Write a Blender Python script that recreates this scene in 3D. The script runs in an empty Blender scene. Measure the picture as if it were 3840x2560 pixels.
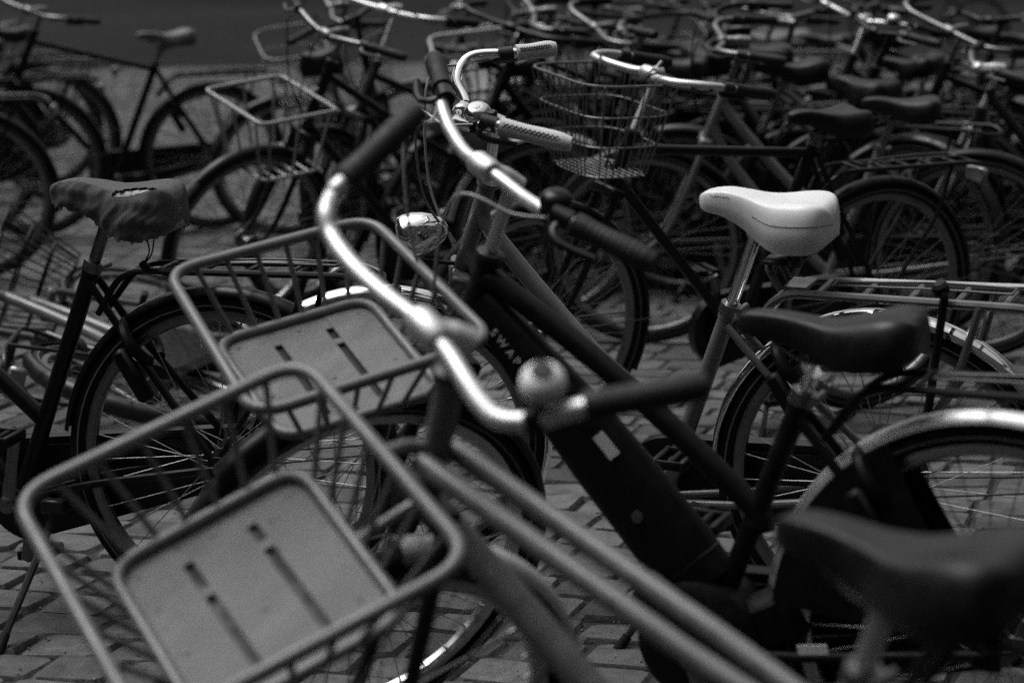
import bpy, math, random
import numpy as np
from mathutils import Matrix, Vector

random.seed(7)
rng = np.random.default_rng(7)
SC = bpy.context.scene
COL = SC.collection
PI = math.pi

# ------------------------------------------------------------------ camera, sky, sun, exposure
cam_data = bpy.data.cameras.new('camera')
cam = bpy.data.objects.new('camera', cam_data)
COL.objects.link(cam)
CAM_H, PITCH = 1.428, 0.18233
cam.location = (0, 0, CAM_H)
cam.rotation_euler = (PI/2 - PITCH, 0, 0)
cam_data.sensor_width = 36
cam_data.lens = 77.68
cam_data.clip_start = 0.05
cam_data.clip_end = 2000
cam_data.dof.use_dof = True
cam_data.dof.focus_distance = 4.75
cam_data.dof.aperture_fstop = 3.0
cam_data.dof.aperture_blades = 9
SC.camera = cam

SUN_EL, SUN_AZ = math.radians(66), math.radians(-70)     # azimuth from +Y (view direction) towards +X; the soft light comes from the left
world = bpy.data.worlds.new('World')
SC.world = world
world.use_nodes = True
wn = world.node_tree
wn.nodes.clear()
sky = wn.nodes.new('ShaderNodeTexSky')
sky.sky_type = 'NISHITA'
sky.sun_disc = False
sky.sun_elevation = SUN_EL
sky.sun_rotation = SUN_AZ
sky.air_density = 1.0
sky.dust_density = 4.0
bw = wn.nodes.new('ShaderNodeRGBToBW')                    # black-and-white picture: a grey sky
bg = wn.nodes.new('ShaderNodeBackground')
bg.inputs['Strength'].default_value = 0.13
wo = wn.nodes.new('ShaderNodeOutputWorld')
wn.links.new(sky.outputs[0], bw.inputs[0])
wn.links.new(bw.outputs[0], bg.inputs[0])
wn.links.new(bg.outputs[0], wo.inputs[0])

sun_data = bpy.data.lights.new('sun', 'SUN')
sun_data.energy = 0.9
sun_data.angle = math.radians(38)
sun = bpy.data.objects.new('sun', sun_data)
COL.objects.link(sun)
sd = Vector((math.sin(SUN_AZ)*math.cos(SUN_EL), math.cos(SUN_AZ)*math.cos(SUN_EL), math.sin(SUN_EL)))
sun.rotation_euler = sd.to_track_quat('Z', 'Y').to_euler()
sun.location = sd*20

SC.view_settings.view_transform = 'Standard'
SC.view_settings.look = 'None'
SC.view_settings.gamma = 1.0
SC.view_settings.exposure = 0.75
SC.view_settings.use_curve_mapping = False
SC.cycles.use_denoising = False
SC.cycles.max_bounces = 6
SC.cycles.diffuse_bounces = 3
SC.cycles.glossy_bounces = 4
SC.cycles.sample_clamp_direct = 3
SC.cycles.sample_clamp_indirect = 2
SC.cycles.caustics_reflective = False
SC.cycles.caustics_refractive = False

# ------------------------------------------------------------------ materials (all neutral greys)
def material(name, base, rough=0.5, metal=0.0, coat=0.0, vary=0.25, scale=30.0, bump=0.0, bscale=200.0, rvary=0.15, spec=0.5, stretch=None):
    m = bpy.data.materials.new(name)
    m.use_nodes = True
    nt = m.node_tree
    b = nt.nodes['Principled BSDF']
    b.inputs['Metallic'].default_value = metal
    b.inputs['Coat Weight'].default_value = coat
    b.inputs['Coat Roughness'].default_value = 0.12
    b.inputs['Specular IOR Level'].default_value = spec
    tc = nt.nodes.new('ShaderNodeTexCoord')
    src = tc.outputs['Object']
    if stretch:
        mp = nt.nodes.new('ShaderNodeMapping')
        mp.inputs['Scale'].default_value = stretch
        nt.links.new(src, mp.inputs[0])
        src = mp.outputs[0]
    oi = nt.nodes.new('ShaderNodeObjectInfo')
    ad = nt.nodes.new('ShaderNodeVectorMath'); ad.operation = 'ADD'
    mu = nt.nodes.new('ShaderNodeMath'); mu.operation = 'MULTIPLY'; mu.inputs[1].default_value = 37.0
    nt.links.new(oi.outputs['Random'], mu.inputs[0])
    nt.links.new(src, ad.inputs[0]); nt.links.new(mu.outputs[0], ad.inputs[1])
    src = ad.outputs[0]
    n = nt.nodes.new('ShaderNodeTexNoise')
    n.inputs['Scale'].default_value = scale
    n.inputs['Detail'].default_value = 6
    n.inputs['Roughness'].default_value = 0.65
    nt.links.new(src, n.inputs['Vector'])
    r = nt.nodes.new('ShaderNodeValToRGB')
    r.color_ramp.elements[0].position = 0.3
    r.color_ramp.elements[1].position = 0.75
    lo, hi = base*(1-vary), base*(1+vary)
    r.color_ramp.elements[0].color = (lo, lo, lo, 1)
    r.color_ramp.elements[1].color = (hi, hi, hi, 1)
    nt.links.new(n.outputs['Fac'], r.inputs[0])
    nt.links.new(r.outputs[0], b.inputs['Base Color'])
    mr = nt.nodes.new('ShaderNodeMapRange')
    mr.inputs['From Min'].default_value = 0.3; mr.inputs['From Max'].default_value = 0.7
    mr.inputs['To Min'].default_value = max(0.02, rough-rvary); mr.inputs['To Max'].default_value = min(1, rough+rvary)
    nt.links.new(n.outputs['Fac'], mr.inputs['Value'])
    nt.links.new(mr.outputs[0], b.inputs['Roughness'])
    if bump:
        n2 = nt.nodes.new('ShaderNodeTexNoise')
        n2.inputs['Scale'].default_value = bscale
        n2.inputs['Detail'].default_value = 4
        nt.links.new(src, n2.inputs['Vector'])
        bp = nt.nodes.new('ShaderNodeBump')
        bp.inputs['Strength'].default_value = bump
        bp.inputs['Distance'].default_value = 0.004
        nt.links.new(n2.outputs['Fac'], bp.inputs['Height'])
        nt.links.new(bp.outputs[0], b.inputs['Normal'])
    return m

M = dict(
    black=material('black_paint', .004, .33, spec=.22, coat=.05, vary=.5, scale=40, rvary=.12),
    matte=material('matt_black_paint', .0045, .5, vary=.5, scale=30, bump=.05, spec=.18),
    dark=material('dark_grey_paint', .016, .38, spec=.3, coat=.05, vary=.3),
    grey=material('grey_paint', .115, .40, coat=.1, vary=.30, scale=45),
    midgrey=material('mid_grey_paint', .12, .36, coat=.25, vary=.15, scale=25),
    pale=material('pale_grey_paint', .26, .4, coat=.1, vary=.12),
    white=material('white_plastic', .86, .35, vary=.06),
    alu=material('brushed_aluminium', .60, .52, metal=1, vary=.08, scale=60, rvary=.08),
    dull=material('dull_aluminium', .18, .42, metal=1, vary=.2, scale=50),
    chrome=material('chrome', .86, .09, metal=1, vary=.04, rvary=.04),
    rim=material('rim_aluminium', .20, .40, metal=1, vary=.15, scale=30),
    rimb=material('bright_rim', .50, .36, metal=1, vary=.15, scale=30),
    steel=material('spoke_steel', .34, .45, metal=.9, vary=.2),
    wire=material('galvanised_wire', .17, .42, metal=.9, vary=.3, scale=60),
    rubber=material('tyre_rubber', .006, .70, vary=.5, scale=50, bump=.25, bscale=350, spec=.18),
    dspoke=material('dull_spoke_steel', .07, .6, metal=.3, vary=.3),
    paleguard=material('pale_mudguard', .42, .35, coat=.2, vary=.12),
    strip=material('reflective_strip', .12, .5, vary=.2),
    grip=material('black_grip_rubber', .007, .62, vary=.3, bump=.3, bscale=400, spec=.35),
    leather=material('pale_leather', .56, .55, vary=.08, scale=40, bump=.12, bscale=500),
    whites=material('white_saddle_vinyl', .70, .34, vary=.05, scale=12, bump=.10, bscale=700, rvary=.06),
    blacks=material('black_saddle_vinyl', .006, .40, spec=.26, vary=.3, scale=30, bump=.15, bscale=600),
    greys=material('worn_grey_saddle', .08, .45, vary=.4, scale=18, bump=.15, bscale=300),
    cloth=material('grey_cloth_cover', .075, .82, vary=.35, scale=25, bump=.5, bscale=900),
    foam=material('pale_saddle_foam', .36, .8, vary=.3, scale=40, bump=.4, bscale=300),
    carrier=material('grey_powder_coat', .115, .40, vary=.12, scale=30, bump=.08, bscale=500),
    stitch=material('dark_thread', .03, .8),
    rust=material('rusty_steel', .10, .6, metal=.5, vary=.5, scale=60),
    lamp=material('lamp_glass', .5, .1, metal=.6, vary=.05),
    print_=material('white_print', .8, .5, vary=.12, scale=120),
    reflector=material('dull_reflector', .12, .2, coat=.6),
)

# weathered plywood of the crate floors
def plywood():
    m = material('weathered_plywood', .15, .62, vary=.42, scale=6, bump=.35, bscale=220, spec=.3, stretch=(3, 1, 1))
    nt = m.node_tree; b = nt.nodes['Principled BSDF']
    link = b.inputs['Base Color'].links[0]; src = link.from_socket
    tc = nt.nodes.new('ShaderNodeTexCoord')
    v = nt.nodes.new('ShaderNodeTexVoronoi'); v.inputs['Scale'].default_value = 17
    nt.links.new(tc.outputs['Object'], v.inputs['Vector'])
    rp = nt.nodes.new('ShaderNodeValToRGB')
    rp.color_ramp.elements[0].position = .05; rp.color_ramp.elements[0].color = (.45, .45, .45, 1)
    rp.color_ramp.elements[1].position = .13; rp.color_ramp.elements[1].color = (1, 1, 1, 1)
    nt.links.new(v.outputs['Distance'], rp.inputs[0])
    mx = nt.nodes.new('ShaderNodeMix'); mx.data_type = 'RGBA'; mx.blend_type = 'MULTIPLY'; mx.inputs[0].default_value = .8
    nt.links.new(src, mx.inputs[6]); nt.links.new(rp.outputs[0], mx.inputs[7])
    nt.links.new(mx.outputs[2], b.inputs['Base Color'])
    return m
M['wood'] = plywood()

def stone():
    m = material('paving_stone', .092, .85, spec=.15, vary=.4, scale=16, bump=1.0, bscale=70, rvary=.1)
    nt = m.node_tree; b = nt.nodes['Principled BSDF']
    src = b.inputs['Base Color'].links[0].from_socket
    geo = nt.nodes.new('ShaderNodeNewGeometry'); oi = nt.nodes.new('ShaderNodeTexCoord')
    n = nt.nodes.new('ShaderNodeTexNoise'); n.inputs['Scale'].default_value = 320; n.inputs['Detail'].default_value = 2
    nt.links.new(oi.outputs['Object'], n.inputs['Vector'])
    mr = nt.nodes.new('ShaderNodeMapRange'); mr.inputs['From Min'].default_value = .35; mr.inputs['From Max'].default_value = .65
    mr.inputs['To Min'].default_value = .72; mr.inputs['To Max'].default_value = 1.2
    nt.links.new(n.outputs['Fac'], mr.inputs['Value'])
    rs = nt.nodes.new('ShaderNodeMapRange')
    rs.inputs['To Min'].default_value = .72; rs.inputs['To Max'].default_value = 1.22
    nt.links.new(geo.outputs['Random Per Island'], rs.inputs['Value'])
    ob = nt.nodes.new('ShaderNodeObjectInfo')
    ro = nt.nodes.new('ShaderNodeMapRange')
    ro.inputs['To Min'].default_value = .85; ro.inputs['To Max'].default_value = 1.15
    nt.links.new(ob.outputs['Random'], ro.inputs['Value'])
    k = nt.nodes.new('ShaderNodeMath'); k.operation = 'MULTIPLY'
    k2 = nt.nodes.new('ShaderNodeMath'); k2.operation = 'MULTIPLY'
    nt.links.new(mr.outputs[0], k.inputs[0]); nt.links.new(rs.outputs[0], k.inputs[1])
    nt.links.new(k.outputs[0], k2.inputs[0]); nt.links.new(ro.outputs[0], k2.inputs[1])
    mx = nt.nodes.new('ShaderNodeMix'); mx.data_type = 'RGBA'; mx.blend_type = 'MULTIPLY'; mx.inputs[0].default_value = 1
    nt.links.new(src, mx.inputs[6]); nt.links.new(k2.outputs[0], mx.inputs[7])
    nt.links.new(mx.outputs[2], b.inputs['Base Color'])
    return m
M['stone'] = stone()
M['bed'] = material('joint_sand', .022, .95, vary=.5, scale=60, bump=.8, bscale=300)
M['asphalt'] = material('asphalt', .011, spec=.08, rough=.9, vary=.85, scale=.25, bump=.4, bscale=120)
M['grit'] = material('grit', .16, .8, vary=.5, scale=80)

# ------------------------------------------------------------------ mesh helpers
def V(*a): return np.array(a, float)
def unit(a): return a/np.linalg.norm(a)
def rotm(axis, a):
    x, y, z = unit(np.asarray(axis, float)); c, s = math.cos(a), math.sin(a); C = 1-c
    return np.array([[c+x*x*C, x*y*C-z*s, x*z*C+y*s], [y*x*C+z*s, c+y*y*C, y*z*C-x*s], [z*x*C-y*s, z*y*C+x*s, c+z*z*C]])
def curve(pts, k=6, closed=False):
    """Catmull-Rom through the points."""
    P = np.asarray(pts, float); n = len(P); out = []
    for i in range(n if closed else n-1):
        if closed: a, b, c, d = P[(i-1) % n], P[i], P[(i+1) % n], P[(i+2) % n]
        else:
            b, c = P[i], P[i+1]
            a = P[i-1] if i > 0 else 2*b-c
            d = P[i+2] if i+2 < n else 2*c-b
        for j in range(k):
            t = j/k
            out.append(.5*((2*b)+(c-a)*t+(2*a-5*b+4*c-d)*t*t+(3*b-a-3*c+d)*t**3))
    if not closed: out.append(P[-1])
    return np.array(out)
def fillet(pts, r, k=5, closed=False):
    """Polyline with rounded corners of size r."""
    P = [np.asarray(p, float) for p in pts]; n = len(P); out = []
    for i in range(n):
        if not closed and i in (0, n-1): out.append(P[i]); continue
        a, b, c = P[(i-1) % n], P[i], P[(i+1) % n]
        la, lc = np.linalg.norm(a-b), np.linalg.norm(c-b)
        q = min(r, la*.49, lc*.49)
        p0, p1 = b+(a-b)/la*q, b+(c-b)/lc*q
        for j in range(k+1):
            t = j/k
            out.append((1-t)**2*p0+2*t*(1-t)*b+t*t*p1)
    return np.array(out)

class MB:
    def __init__(s): s.v = []; s.f = []; s.n = 0
    def add(s, v, f):
        v = np.asarray(v, float); s.v.append(v); o = s.n; s.n += len(v)
        s.f += [tuple(i+o for i in q) for q in f]; return s
    def tube(s, path, r, n=10, closed=False, cap=True, flat=None):
        P = np.asarray(path, float); m = len(P)
        rr = np.broadcast_to(np.asarray(r, float), (m,))
        if closed: T = np.roll(P, -1, 0)-np.roll(P, 1, 0)
        else: T = np.gradient(P, axis=0)
        T /= np.linalg.norm(T, axis=1)[:, None]+1e-12
        up = V(0, 0, 1) if abs(T[0][2]) < .9 else V(1, 0, 0)
        N = unit(np.cross(T[0], np.cross(up, T[0]))); Ns = [N]
        for i in range(1, m):
            N = Ns[-1]-T[i]*(Ns[-1]@T[i]); Ns.append(N/(np.linalg.norm(N)+1e-12))
        Ns = np.array(Ns); Bs = np.cross(T, Ns)
        a = np.linspace(0, 2*PI, n, endpoint=False)
        fx, fy = (1, 1) if flat is None else flat
        v = (P[:, None]+rr[:, None, None]*(np.cos(a)[None, :, None]*fx*Ns[:, None]+np.sin(a)[None, :, None]*fy*Bs[:, None])).reshape(-1, 3)
        f = []
        for i in range(m if closed else m-1):
            j = (i+1) % m
            for q in range(n): f.append((i*n+q, i*n+(q+1) % n, j*n+(q+1) % n, j*n+q))
        if cap and not closed: f.append(tuple(range(n))[::-1]); f.append(tuple((m-1)*n+q for q in range(n)))
        return s.add(v, f)
    def rod(s, a, b, r, n=8, r2=None): return s.tube([a, b], [r, r if r2 is None else r2], n)
    def lathe(s, prof, o=(0, 0, 0), d=(0, 0, 1), n=24, cap=True, a0=0, a1=2*PI):
        """prof: (distance along the axis, radius)."""
        o = np.asarray(o, float); d = unit(np.asarray(d, float))
        u = unit(np.cross(d, V(1, 0, 0) if abs(d[0]) < .9 else V(0, 1, 0))); w = np.cross(d, u)
        full = abs(a1-a0-2*PI) < 1e-6
        a = np.linspace(a0, a1, n, endpoint=not full)
        v = []
        for h, r in prof:
            for q in a: v.append(o+d*h+r*(math.cos(q)*u+math.sin(q)*w))
        f = []; m = len(prof)
        for i in range(m-1):
            for q in range(n if full else n-1): f.append((i*n+q, i*n+(q+1) % n, (i+1)*n+(q+1) % n, (i+1)*n+q))
        if cap and full: f.append(tuple(range(n))[::-1]); f.append(tuple((m-1)*n+q for q in range(n)))
        return s.add(v, f)
    def box(s, c, size, R=None, bev=0.0):
        c = np.asarray(c, float); h = np.asarray(size, float)/2
        if bev <= 0:
            v = np.array([[x, y, z] for x in (-1, 1) for y in (-1, 1) for z in (-1, 1)])*h
            f = [(0, 1, 3, 2), (4, 6, 7, 5), (0, 4, 5, 1), (2, 3, 7, 6), (0, 2, 6, 4), (1, 5, 7, 3)]
        else:
            v = []; i8 = {}
            for x in (-1, 1):
                for y in (-1, 1):
                    for z in (-1, 1):
                        for ax_ in range(3):
                            p = np.array([x, y, z])*(h-bev); p[ax_] += (x, y, z)[ax_]*bev
                            i8[(x, y, z, ax_)] = len(v); v.append(p)
            f = []
            for ax_ in range(3):
                o1, o2 = [q for q in range(3) if q != ax_]
                for sg in (-1, 1):
                    q = []
                    for a_, b_ in ((-1, -1), (1, -1), (1, 1), (-1, 1)):
                        k = [0, 0, 0]; k[ax_] = sg; k[o1] = a_; k[o2] = b_; q.append(i8[(*k, ax_)])
                    f.append(tuple(q))
                for a_ in (-1, 1):
                    for b_ in (-1, 1):
                        k0 = [0, 0, 0]; k0[o1] = a_; k0[o2] = b_; k1 = list(k0); k0[ax_] = -1; k1[ax_] = 1
                        f.append((i8[(*k0, o1)], i8[(*k1, o1)], i8[(*k1, o2)], i8[(*k0, o2)]))
            for x in (-1, 1):
                for y in (-1, 1):
                    for z in (-1, 1): f.append(tuple(i8[(x, y, z, q)] for q in range(3)))
            v = np.array(v)
        if R is not None: v = v@np.asarray(R).T
        return s.add(v+c, f)
    def prism(s, poly, t, o, U, W):
        """Polygon (2D) in the plane o,U,W extruded by t along U x W."""
        U, W = np.asarray(U, float), np.asarray(W, float); N = np.cross(U, W)
        o = np.asarray(o, float); n = len(poly)
        v = [o+p[0]*U+p[1]*W-N*t/2 for p in poly]+[o+p[0]*U+p[1]*W+N*t/2 for p in poly]
        f = [tuple(range(n))[::-1], tuple(range(n, 2*n))]+[(i, (i+1) % n, n+(i+1) % n, n+i) for i in range(n)]
        return s.add(v, f)
    def mesh(s, name, mat, sharp=.75, fix=True):
        me = bpy.data.meshes.new(name)
        v = np.concatenate(s.v) if s.v else np.zeros((0, 3))
        me.from_pydata(v.tolist(), [], s.f)
        me.materials.append(mat)
        if fix:
            import bmesh
            bm = bmesh.new(); bm.from_mesh(me); bmesh.ops.recalc_face_normals(bm, faces=bm.faces); bm.to_mesh(me); bm.free()
        me.polygons.foreach_set('use_smooth', [True]*len(me.polygons))
        me.set_sharp_from_angle(angle=sharp)
        return me

def link(name, me, parent=None, mat4=None):
    o = bpy.data.objects.new(name, me)
    COL.objects.link(o)
    if parent is not None: o.parent = parent
    if mat4 is not None: o.matrix_local = mat4
    return o
def part(name, mb, mat, parent, mat4=None, label=None, sharp=.75):
    o = link(name, mb.mesh(name, mat, sharp), parent, mat4)
    if label: o['label'] = label
    return o
def M4(R, t):
    m = Matrix.Identity(4)
    for i in range(3):
        for j in range(3): m[i][j] = float(R[i][j])
        m[i][3] = float(t[i])
    return m
def frame_from(x, y):
    """Rotation whose columns are x, y', x cross y'."""
    x = unit(np.asarray(x, float)); z = unit(np.cross(x, y)); y = np.cross(z, x)
    return np.stack([x, y, z], 1)

# ------------------------------------------------------------------ the setting
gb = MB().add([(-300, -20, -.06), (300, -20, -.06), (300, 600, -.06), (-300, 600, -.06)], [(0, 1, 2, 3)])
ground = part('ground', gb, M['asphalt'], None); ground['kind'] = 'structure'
PAVE_Y = 26.0
def edge(x): return PAVE_Y-1.5+2.2*math.sin(x*.33+.9)+.5*math.sin(x*1.1)
xs_ = np.linspace(-16, 16, 65)
pb = MB().add([(x, yy, -.012) for x in xs_ for yy in (-2, edge(x))]+[(x, edge(x), -.2) for x in xs_],
    [(2*i, 2*i+2, 2*i+3, 2*i+1) for i in range(64)]+[(2*i+1, 2*i+3, 130+i+1, 130+i) for i in range(64)])
paving = part('pavement', pb, M['bed'], None); paving['kind'] = 'structure'

def sett(w, d, r):
    """A worn stone: an irregular top, a rounded shoulder and four sides."""
    k = [(-1, -1), (1, -1), (1, 1), (-1, 1)]
    j = r.normal(0, .0040, (4, 2)); zt = r.normal(0, .0022, 4)
    outer = np.array([(x*w/2+a+y*d*.07, y*d/2+b) for (x, y), (a, b) in zip(k, j)])
    # eight-sided outline (clipped corners)
    ring = []
    for i in range(4):
        p, a, c = outer[i], outer[i-1], outer[(i+1) % 4]
        ring += [p+(a-p)*.09, p+(c-p)*.09]
    ring = np.array(ring); z8 = np.repeat(zt, 2)
    v = [(*p, -.05) for p in ring]+[(*p, -.014+z*.3) for p, z in zip(ring, z8)]+[(*(p*.91), -.001+z) for p, z in zip(ring, z8)]
    f = [tuple(range(16, 24))]
    for L in (0, 8): f += [(L+i, L+(i+1) % 8, L+8+(i+1) % 8, L+8+i) for i in range(8)]
    return np.array(v), f
spots = []
SW, SD = .180, .145
TH = math.radians(-10)
row = 0
y = -1.0
for row in range(int(34/SD)):
    off = rng.uniform(0, SW); x = -17+off
    while x < 17:
        w = SW*rng.uniform(.82, 1.22)
        cx, cy = x+w/2, -3+row*SD+.012*math.sin(x*1.3+row)
        X, Y = cx*math.cos(TH)-cy*math.sin(TH), cx*math.sin(TH)+cy*math.cos(TH)
        x += w
        if 3.2 < Y < edge(X)-.12 and abs(X) < .29*Y+.5: spots.append((Y, X, w, rng.normal(0, .02)))
def in_view(X, Y): return abs(X) < .238*Y and Y > 4.05
near = sorted([s for s in spots if in_view(s[1], s[0])])[:300]
near_set = set((s[0], s[1]) for s in near)
variants = []
for i in range(14):
    v, f = sett(SW-.009, SD-.009, rng)
    variants.append(MB().add(v, f).mesh('paving_stone', M['stone'], .5))
for i, (Y, X, w, a) in enumerate(near):
    o = link('paving_stone', variants[i % 14], paving)
    o.location = (X, Y, rng.normal(0, .0018)); o.rotation_euler = (rng.normal(0, .010), rng.normal(0, .010), TH+a+(PI if rng.random() < .5 else 0)); o.scale = ((w-.009)/(SW-.009), 1, 1)
rest = MB()
R0 = rotm((0, 0, 1), TH)
for (Y, X, w, a) in spots:
    if (Y, X) in near_set: continue
    if Y > 15 and rng.random() < .0: continue
    v, f = sett(w-.009, SD-.009, rng)
    rest.add(v@R0.T+V(X, Y, rng.normal(0, .0018)), f)
ro = link('paving_stone_field', rest.mesh('paving_stone_field', M['stone'], .5, fix=False), paving); ro['kind'] = 'stuff'
# grit caught in the joints
gr = MB()
for i in range(1500):
    Y = 4.0+rng.random()**1.6*7; X = rng.uniform(-.25, .25)*Y; q = rng.uniform(.0015, .0045)
    c = V(X, Y, .0005)
    R1 = rotm(rng.normal(size=3), rng.uniform(0, 6))
    gr.add(np.array([(1, 0, 0), (-1, 0, 0), (0, 1, 0), (0, -1, 0), (0, 0, 1), (0, 0, -1)])*q*rng.uniform(.6, 1.3, (6, 1))@R1.T+c, [(0, 2, 4), (2, 1, 4), (1, 3, 4), (3, 0, 4), (2, 0, 5), (1, 2, 5), (3, 1, 5), (0, 3, 5)])
g = part('grit', gr, M['grit'], None); g['kind'] = 'stuff'; g['label'] = 'pale grit and crumbs scattered over the paving joints'; g['category'] = 'grit'

# tall dark houses added outside the frame to block low sky; mirrored in chrome
M['brick'] = material('dark_brick', .055, .85, vary=.35, scale=3, bump=.3, bscale=40)
M['pane'] = material('window_glass', .02, .08, vary=.1)
M['roof'] = material('slate_roof', .04, .7, vary=.3, scale=4)
M['sash'] = material('window_frame_paint', .45, .5, vary=.1)
def blocker_house(label, cx, cy, ang, w, h):
    root = bpy.data.objects.new('blocker_house', None); COL.objects.link(root)
    root.location = (cx, cy, -.06); root.rotation_euler = (0, 0, ang)
    root['label'] = label; root['category'] = 'blocker_house'; root['group'] = 'unseen houses added to block low sky'
    part('wall', MB().box((0, 4, h/2), (w, 8, h)), M['brick'], root)
    part('roof', MB().prism([(-w/2-.15, h+.004), (w/2+.15, h+.004), (0, h+w*.55)], 8.3, (0, 4, 0), (1, 0, 0), (0, 0, 1)), M['roof'], root)
    part('door', MB().box((w*.32, -.03, 1.25), (1.0, .10, 2.3), bev=.01), M['dark'], root)
    n = max(2, int(w/1.7))
    for fl in range(int((h-1)/3)):
        for i in range(n):
            x = (i-(n-1)/2)*w/n
            if fl == 0 and abs(x-w*.32) < 1.0: continue
            f = part('window', MB().box((x, -.02, 2.0+fl*3.0), (1.05, .08, 1.75), bev=.01), M['sash'], root)
            for k in (-1, 1): part('pane', MB().box((x+k*.235, -.07, 2.0+fl*3.0), (.40, .03, 1.55)), M['pane'], f)
SIDES = [('behind the photographer', (0, -9), PI, 6), ('on the left side of the square', (-17, 14), PI/2, 7), ('on the right side of the square', (17, 14), -PI/2, 7), ('at the far end of the square', (0, 64), 0, 6)]
ORD = ['first', 'second', 'third', 'fourth', 'fifth', 'sixth', 'seventh']
for nm, (cx, cy), ang, cnt in SIDES:
    d = V(math.cos(ang), math.sin(ang), 0); tot = 0
    ws = [rng.uniform(5.2, 7.2) for _ in range(cnt)]; p = -sum(ws)/2
    for i, w in enumerate(ws):
        q = p+w/2; p += w
        blocker_house('%s unseen sky-blocking brick building in the row %s' % (ORD[i], nm), cx+d[0]*q, cy+d[1]*q, ang, w-.02, rng.uniform(14, 17.5))

# ------------------------------------------------------------------ bicycle geometry (x forward, y left, z up, origin under the rear wheel)
RW = .357
HA, SA = math.radians(68), math.radians(69)
AX = V(-math.cos(HA), 0, math.sin(HA))
SD_ = V(-math.cos(SA), 0, math.sin(SA))
def axw(z, wb): return V(wb-.055/math.sin(HA), 0, RW)+AX*(z-RW)/AX[2]

CACHE = {}
def cached(key, fn):
    if key not in CACHE: CACHE[key] = fn()
    return CACHE[key]
def tyre_mesh():
    b = MB(); n = 64; prof = []
    for a in np.linspace(math.radians(-128), math.radians(128), 15): prof.append((.0225*math.sin(a), RW-.0225+.0225*math.cos(a)))
    return b.lathe(prof, d=(0, 1, 0), n=n, cap=False).mesh('tyre', M['rubber'], 1.2)
def strip_mesh():
    b = MB()
    for s in (-1, 1): b.lathe([(s*.0235, RW-.0262), (s*.0233, RW-.0228)], d=(0, 1, 0), n=64, cap=False)
    return b.mesh('reflective_strip', M['strip'], 1.2)
def rim_mesh(mat):
    p = [(-.0125, .322), (-.0135, .313), (-.0125, .303), (-.006, .298), (.006, .298), (.0125, .303), (.0135, .313), (.0125, .322), (.010, .318), (-.010, .318), (-.0125, .322)]
    return MB().lathe(p, d=(0, 1, 0), n=64, cap=False).mesh('rim', mat, .6)
def spoke_mesh(mat='steel'):
    b = MB(); ph = .13
    for i in range(36):
        t = i*2*PI/36+ph; side = 1 if i % 2 else -1; tw = .75*(1 if (i//2) % 2 else -1)
        p0 = V(.031*math.cos(t+tw), side*.029, .031*math.sin(t+tw)); p1 = V(.300*math.cos(t), side*.004, .300*math.sin(t))
        b.rod(p0, p1, .00115, 5)
        b.rod(p1+(p0-p1)*.045, p1, .0023, 6)
    return b.mesh('spokes', M[mat], 1.2)
def hub_mesh(kind):
    if kind == 'drum': p = [(-.06, .004), (-.055, .009), (-.045, .010), (-.042, .045), (-.02, .045), (-.018, .022), (.022, .020), (.026, .036), (.030, .036), (.032, .012), (.055, .008), (.06, .004)]
    else: p = [(-.06, .004), (-.055, .008), (-.034, .010), (-.032, .035), (-.027, .035), (-.022, .016), (.022, .016), (.027, .035), (.032, .035), (.034, .010), (.055, .008), (.06, .004)]
    return MB().lathe(p, d=(0, 1, 0), n=20).mesh('hub', M['dull'], .6)
def wheel(name, root, mat4, rim='rim', drum=False, strip=True, spk='steel'):
    w = link(name, cached(('rim', rim), lambda: rim_mesh(M[rim])), root, mat4)
    link('tyre', cached('tyre', tyre_mesh), w)
    s = link('spokes', cached(('spokes', spk), lambda: spoke_mesh(spk)), w); s['kind'] = 'stuff'
    link('hub', cached(('hub', drum), lambda: hub_mesh('drum' if drum else 'plain')), w)
    if strip: link('reflective_strip', cached('strip', strip_mesh), w)
    return w
def fender_mb(a0, a1, width=.052, r=RW+.014, n=40):
    """Curved sheet over the tyre, centre of the wheel at the origin, plane xz, angles from forward."""
    b = MB(); m = 9
    prof = []
    for q in np.linspace(-1, 1, m): prof.append((q*width/2, -(q*q)*.013-(.004 if abs(q) == 1 else 0)))
    A = np.linspace(a0, a1, n); v = []
    for off in (0, -.0015):
        for a in A:
            for yy, dz in prof:
                rr = r+dz+off; v.append((rr*math.cos(a), yy, rr*math.sin(a)))
    f = []; L = n*m
    for i in range(n-1):
        for q in range(m-1):
            f.append((i*m+q, i*m+q+1, (i+1)*m+q+1, (i+1)*m+q)); f.append((L+i*m+q, L+(i+1)*m+q, L+(i+1)*m+q+1, L+i*m+q+1))
        for q in (0, m-1): f.append((i*m+q, (i+1)*m+q, L+(i+1)*m+q, L+i*m+q))
    for i in (0, n-1):
        for q in range(m-1): f.append((i*m+q, i*m+q+1, L+i*m+q+1, L+i*m+q))
    return b.add(v, f)
def fender_mesh(a0, a1, mat): return fender_mb(a0, a1).mesh('mudguard', mat, .9)

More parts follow.
